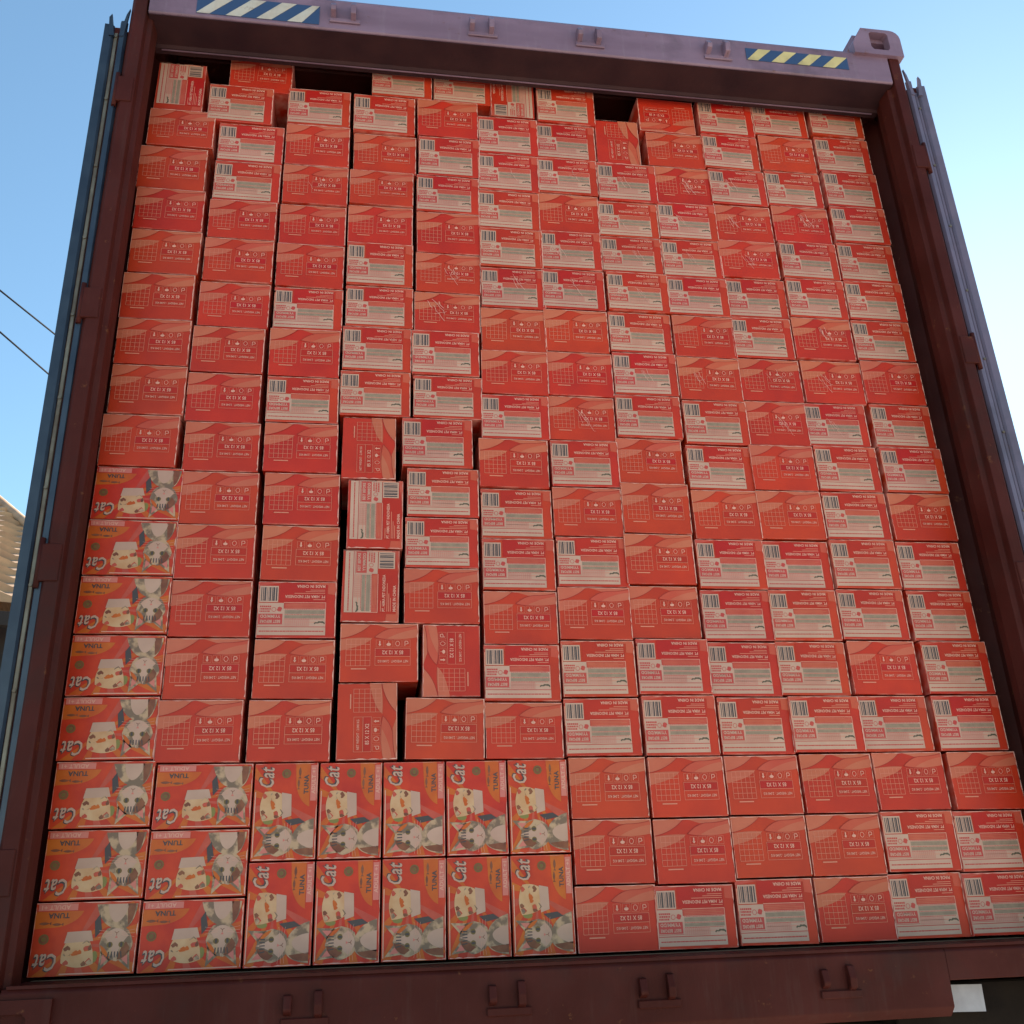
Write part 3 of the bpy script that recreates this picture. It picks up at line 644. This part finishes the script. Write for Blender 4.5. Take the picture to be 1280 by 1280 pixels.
STACK = {
 0: [('P',-1.180,1.180,1.330,0), ('P',-1.174,1.330,1.479,0), ('P',-1.176,1.479,1.625,0), ('P',-1.180,1.625,1.777,0), ('P',-1.175,1.777,1.926,0), ('P',-1.177,1.926,2.073,0), ('P',-1.184,2.073,2.231,0), ('P',-1.171,2.231,2.372,0)],
 1: [('P',-0.966,0.434,0.581,0), ('P',-0.964,0.581,0.732,0), ('P',-0.965,0.732,0.878,0), ('P',-0.965,0.878,1.025,0), ('P',-0.968,1.025,1.174,0), ('P',-0.973,1.174,1.318,0), ('P',-0.980,1.318,1.468,0), ('P',-0.979,1.468,1.614,0), ('P',-0.974,1.614,1.762,0), ('P',-0.972,1.762,1.910,0), ('P',-0.971,1.910,2.048,0), ('L',-0.968,2.048,2.196,0), ('L',-0.967,2.196,2.343,0)],
 2: [('P',-0.762,0.434,0.581,0), ('P',-0.759,0.581,0.730,0), ('L',-0.759,0.730,0.878,0), ('P',-0.758,0.878,1.028,0), ('P',-0.761,1.028,1.175,0), ('P',-0.770,1.175,1.321,0), ('L',-0.772,1.321,1.463,0), ('P',-0.774,1.463,1.617,0), ('L',-0.771,1.617,1.759,0), ('P',-0.772,1.759,1.910,0), ('P',-0.771,1.910,2.053,0), ('P',-0.769,2.053,2.197,1), ('P',-0.769,2.197,2.355,0)],
 3: [('R',-0.556,0.434,0.621,0), ('P',-0.555,0.621,0.771,0), ('RL',-0.555,0.771,0.967,0), ('RL',-0.547,0.967,1.164,0), ('R',-0.567,1.164,1.351,0), ('L',-0.578,1.351,1.493,0), ('L',-0.576,1.493,1.637,0), ('L',-0.572,1.637,1.775,0), ('L',-0.573,1.775,1.927,0), ('P',-0.574,1.927,2.068,0), ('P',-0.573,2.068,2.197,0), ('P',-0.565,2.197,2.346,0), ('L',-0.569,2.346,2.498,0)],
 4: [('P',-0.394,0.434,0.584,0), ('R2',-0.352,0.584,0.770,0), ('P',-0.400,0.770,0.919,0), ('L',-0.398,0.919,1.061,0), ('L',-0.394,1.061,1.204,0), ('L',-0.408,1.204,1.354,0), ('L',-0.379,1.354,1.488,0), ('L',-0.384,1.488,1.635,0), ('P',-0.377,1.635,1.769,1), ('P',-0.373,1.769,1.908,1), ('P',-0.371,1.908,2.057,0), ('L',-0.372,2.057,2.197,0), ('L',-0.366,2.197,2.351,0), ('P',-0.370,2.351,2.501,0)],
 5: [('P',-0.201,0.434,0.572,0), ('L',-0.201,0.572,0.717,0), ('P',-0.198,0.717,0.860,0), ('L',-0.198,0.860,1.004,0), ('L',-0.198,1.004,1.149,0), ('P',-0.201,1.149,1.297,0), ('L',-0.191,1.297,1.437,0), ('P',-0.188,1.437,1.580,0), ('P',-0.185,1.580,1.726,0), ('L',-0.182,1.726,1.868,1), ('L',-0.183,1.868,2.011,0), ('L',-0.185,2.011,2.157,0), ('L',-0.182,2.157,2.302,1), ('L',-0.178,2.302,2.453,0)],
 6: [('P',-0.001,0.000,0.145,0), ('P',0.001,0.145,0.292,0), ('P',0.001,0.292,0.438,0), ('L',-0.004,0.438,0.582,0), ('L',-0.004,0.582,0.729,0), ('P',-0.004,0.729,0.872,0), ('L',0.000,0.872,1.014,0), ('P',-0.003,1.014,1.159,0), ('L',-0.001,1.159,1.302,0), ('P',-0.001,1.302,1.443,1), ('P',0.003,1.443,1.587,0), ('P',0.000,1.587,1.733,0), ('L',-0.000,1.733,1.875,1), ('L',-0.001,1.875,2.016,1), ('P',0.003,2.016,2.163,0), ('L',0.007,2.163,2.303,1), ('L',0.011,2.303,2.449,0), ('L',0.017,2.449,2.601,0)],
 7: [('L',0.187,0.000,0.140,0), ('P',0.198,0.140,0.290,0), ('P',0.198,0.290,0.436,0), ('L',0.197,0.436,0.589,0), ('L',0.193,0.589,0.735,0), ('P',0.184,0.735,0.880,0), ('P',0.184,0.880,1.025,0), ('P',0.188,1.025,1.176,0), ('P',0.185,1.176,1.316,0), ('L',0.194,1.316,1.454,0), ('L',0.198,1.454,1.598,1), ('L',0.196,1.598,1.738,0), ('L',0.199,1.738,1.879,1), ('L',0.192,1.879,2.013,1), ('L',0.193,2.013,2.149,1), ('L',0.199,2.149,2.300,1), ('R',0.208,2.300,2.485,0)],
 8: [('L',0.385,0.000,0.148,0), ('P',0.393,0.148,0.292,0), ('P',0.395,0.292,0.437,0), ('L',0.394,0.437,0.583,0), ('L',0.384,0.583,0.728,0), ('L',0.382,0.728,0.870,0), ('L',0.383,0.870,1.013,0), ('P',0.388,1.013,1.161,0), ('L',0.389,1.161,1.302,0), ('L',0.393,1.302,1.445,0), ('P',0.391,1.445,1.591,1), ('P',0.391,1.591,1.736,0), ('L',0.388,1.736,1.875,0), ('L',0.385,1.875,2.017,1), ('L',0.385,2.017,2.160,1), ('P',0.387,2.160,2.309,1), ('P',0.376,2.309,2.450,0), ('PF',0.358,2.450,2.595,0)],
 9: [('P',0.584,0.000,0.147,0), ('P',0.587,0.147,0.292,0), ('P',0.593,0.292,0.439,0), ('L',0.583,0.439,0.584,0), ('L',0.572,0.584,0.730,0), ('L',0.570,0.730,0.872,0), ('L',0.575,0.872,1.016,0), ('P',0.575,1.016,1.164,0), ('P',0.576,1.164,1.308,0), ('P',0.578,1.308,1.453,1), ('P',0.581,1.453,1.598,1), ('L',0.575,1.598,1.743,0), ('L',0.579,1.743,1.888,0), ('P',0.569,1.888,2.028,1), ('P',0.573,2.028,2.172,1), ('L',0.572,2.172,2.314,1), ('L',0.565,2.314,2.457,0), ('L',0.564,2.457,2.604,0)],
 10: [('L',0.776,0.000,0.150,0), ('L',0.782,0.150,0.295,0), ('P',0.788,0.295,0.440,0), ('L',0.776,0.440,0.586,0), ('P',0.772,0.586,0.733,0), ('L',0.766,0.733,0.876,0), ('L',0.770,0.876,1.021,0), ('L',0.772,1.021,1.167,0), ('L',0.772,1.167,1.313,0), ('L',0.766,1.313,1.456,1), ('P',0.780,1.456,1.603,1), ('P',0.769,1.603,1.750,1), ('L',0.773,1.750,1.897,0), ('L',0.773,1.897,2.040,0), ('P',0.771,2.040,2.184,1), ('L',0.767,2.184,2.326,0), ('P',0.765,2.326,2.474,0), ('L',0.757,2.474,2.620,0)],
 11: [('L',0.967,0.000,0.146,0), ('L',0.975,0.146,0.292,0), ('P',0.993,0.292,0.439,0), ('L',0.983,0.439,0.586,0), ('L',0.980,0.586,0.732,0), ('L',0.971,0.732,0.876,0), ('L',0.972,0.876,1.022,0), ('P',0.972,1.022,1.168,0), ('L',0.976,1.168,1.315,0), ('L',0.973,1.315,1.460,0), ('P',0.971,1.460,1.610,0), ('L',0.968,1.610,1.755,0), ('L',0.970,1.755,1.901,0), ('L',0.970,1.901,2.050,0), ('L',0.972,2.050,2.196,0), ('L',0.972,2.196,2.343,0), ('L',0.969,2.343,2.493,0), ('L',0.963,2.493,2.638,0)],
}

def widths(c, rows, k): return rows[k][1]
for c, rows in STACK.items():
    for k, (t, x, z0, z1, mk) in enumerate(rows):
        pos = ORD[k] if k else 'lowest'
        where = ('%s one above the picture cartons, %s' if c < 6 else '%s one up from the sill, %s') % (pos, COLN[c])
        lab = DESC[t] + (' with painted glints' if mk else '') + ', ' + where
        kind = 'L' if t in ('L', 'RL') else 'P'
        rot = {'P': 0, 'L': 0, 'R': 90, 'RL': 90, 'R2': -90, 'PF': 180}[t]
        tilt = 1.2 if (c, k) == (4, 0) else (-.35 if c == 3 and t == 'R' else 0)
        carton(kind, x, z0, z1, lab, rot, mk, tilt=tilt)
# top row, tucked up under the header
carton('L', -1.166, 2.372, 2.566, 'barcode labelled carton on end at top of the leftmost column', 90, dep=.004)
carton('L', -1.006, 2.341, 2.487, 'barcode labelled carton topping second column from left, below the header')
carton('P', -.955, 2.489, 2.635, 'plain carton squeezed sideways under left part of header', 0, dep=.012)
carton('L', -.771, 2.363, 2.509, 'barcode labelled carton topping third column from left, dark gap above it')
carton('L', -.515, 2.500, 2.646, 'topmost barcode labelled carton of fourth column from left, half hidden by header')
carton('L', -.318, 2.503, 2.649, 'topmost barcode labelled carton of fifth column from left, touching the header')
carton('L', -.133, 2.461, 2.655, 'carton on end with barcode low, topping sixth column from left', -90)
# picture side cartons: one column at far left, block at bottom left
for k in range(8):
    z0 = k*.1475; x = -1.172 if k < 3 else -1.178
    carton('A', x, z0, z0+.1475, 'picture side carton lying flat against left wall, %s one up from the sill' % (ORD[k] if k else 'lowest'), 0)
for k in range(3):
    carton('A', -.9545, k*.1447, (k+1)*.1447, 'picture side carton lying flat, %s of three, second from left wall' % ['bottom', 'middle', 'top'][k], 0)
for k in range(5):
    for r_ in range(2):
        carton('A', -.737 + k*.1470, r_*.2165, (r_+1)*.2165, 'picture side carton on end, %s row, %s of five from left' % (['lower', 'upper'][r_], ['first', 'second', 'third', 'fourth', 'last'][k]), 90)

# ================================================================== house beyond, wires
hs = tag(link('tiled_house', None, loc=(-3.5, 10, -1.35)), 'far building with sun bleached ribbed roof and dark wall at left edge', 'house')
hs.rotation_euler = (0, 0, R(20))
b = MB(); b.box(-16, -.6, .6, 15.4, 0, 5.05, 'wall'); b.build('wall', hs)
rb = MB(); i = rb.mi('roof'); EZ = 3.82+1.35; nC = 18; D = 8.0; HF = .25
for side in (-1, 1):
    for k in range(nC):
        d0, d1 = k*D/nC, (k+1)*D/nC + .08
        n = 160; xr0, xr1 = -d0*HF, -d1*HF; xl = -17; row = []
        for j in range(n+1):
            t = j/n; xa = xl + (xr0-xl)*t; xb = xl + (xr1-xl)*t
            wv = .04*math.sin(xa*2*math.pi/.55); Y0 = d0 if side < 0 else 16-d0; Y1 = d1 if side < 0 else 16-d1
            row.append((rb.bm.verts.new((xa, Y0, EZ + d0*.57 + .09 + wv)), rb.bm.verts.new((xb, Y1, EZ + d1*.57 + wv)), rb.bm.verts.new((xa, Y0, EZ + d0*.57 - .03))))
        for q, r_ in zip(row, row[1:]):
            f = rb.bm.faces.new((q[0], r_[0], r_[1], q[1])); f.material_index = i
            f = rb.bm.faces.new((q[2], r_[2], r_[0], q[0])); f.material_index = i
V = [rb.bm.verts.new(v) for v in ((0, 0, EZ+.02), (0, 16, EZ+.02), (-8*HF, 8, EZ+4.58))]; f = rb.bm.faces.new(V); f.material_index = i
for s in (0, 16): rb.tube([(0, s, EZ+.06), (-8*HF, 8, EZ+4.65)], .08, 'roof', 8)
rb.tube([(-17, 8, EZ+4.63), (-8*HF, 8, EZ+4.65)], .1, 'roof', 8)
rb.build('roof', hs)
b = MB(); b.box(-16.6, -.1, -.0, .12, 4.86, 5.03, 'wall'); b.build('gutter', hs)
def cable(a, c, lab, sag):
    a = Vector(a); c = Vector(c); pts = []
    for k in range(25):
        t = k/24; q = a.lerp(c, t); q.z -= sag*4*t*(1-t); pts.append(q)
    b = MB(); b.tube(pts, .013, 'wire', 6); tag(b.build('overhead_cable'), lab, 'cable', 'cables crossing the sky at left')
def ray(px, py, Y):
    q = Euler(cam.rotation_euler).to_matrix() @ Vector(((px-640)/1216.06, -(py-640)/1216.06, -1)); t = (Y-cam.location.y)/q.y; return cam.location + q*t
for px, py, qx, qy, rr_, lab in ((0, 363, 65, 415, 1.083, 'upper of two thin black cables crossing the sky at left'), (0, 415, 60, 467, 1.088, 'lower of two thin black cables crossing the sky at left')):
    a = ray(px, py, 10); t1 = a.y - cam.location.y; c = ray(qx, qy, cam.location.y + t1*rr_)
    d = (c - a); d /= d.y; cable(a + d*(-18 - a.y), a + d*(46 - a.y), lab, .0)
for y in (-18, 46):
    pb = MB(); pb.cyl((0, 0, 0), (0, 0, 10.8), .16, 'trunk', 14, r2=.11); pb.box(-.06, .06, -.9, .9, 9.75, 9.87, 'trunk')
    q = ray(0, 363, 10); dx = .42/1.03
    po = pb.build('utility_pole'); po.location = (q.x + dx*(y-10), y, -1.35)
    tag(po, 'wooden utility pole carrying the cables, %s the container' % ('far behind' if y > 0 else 'well before'), 'pole')
print('cartons', count)
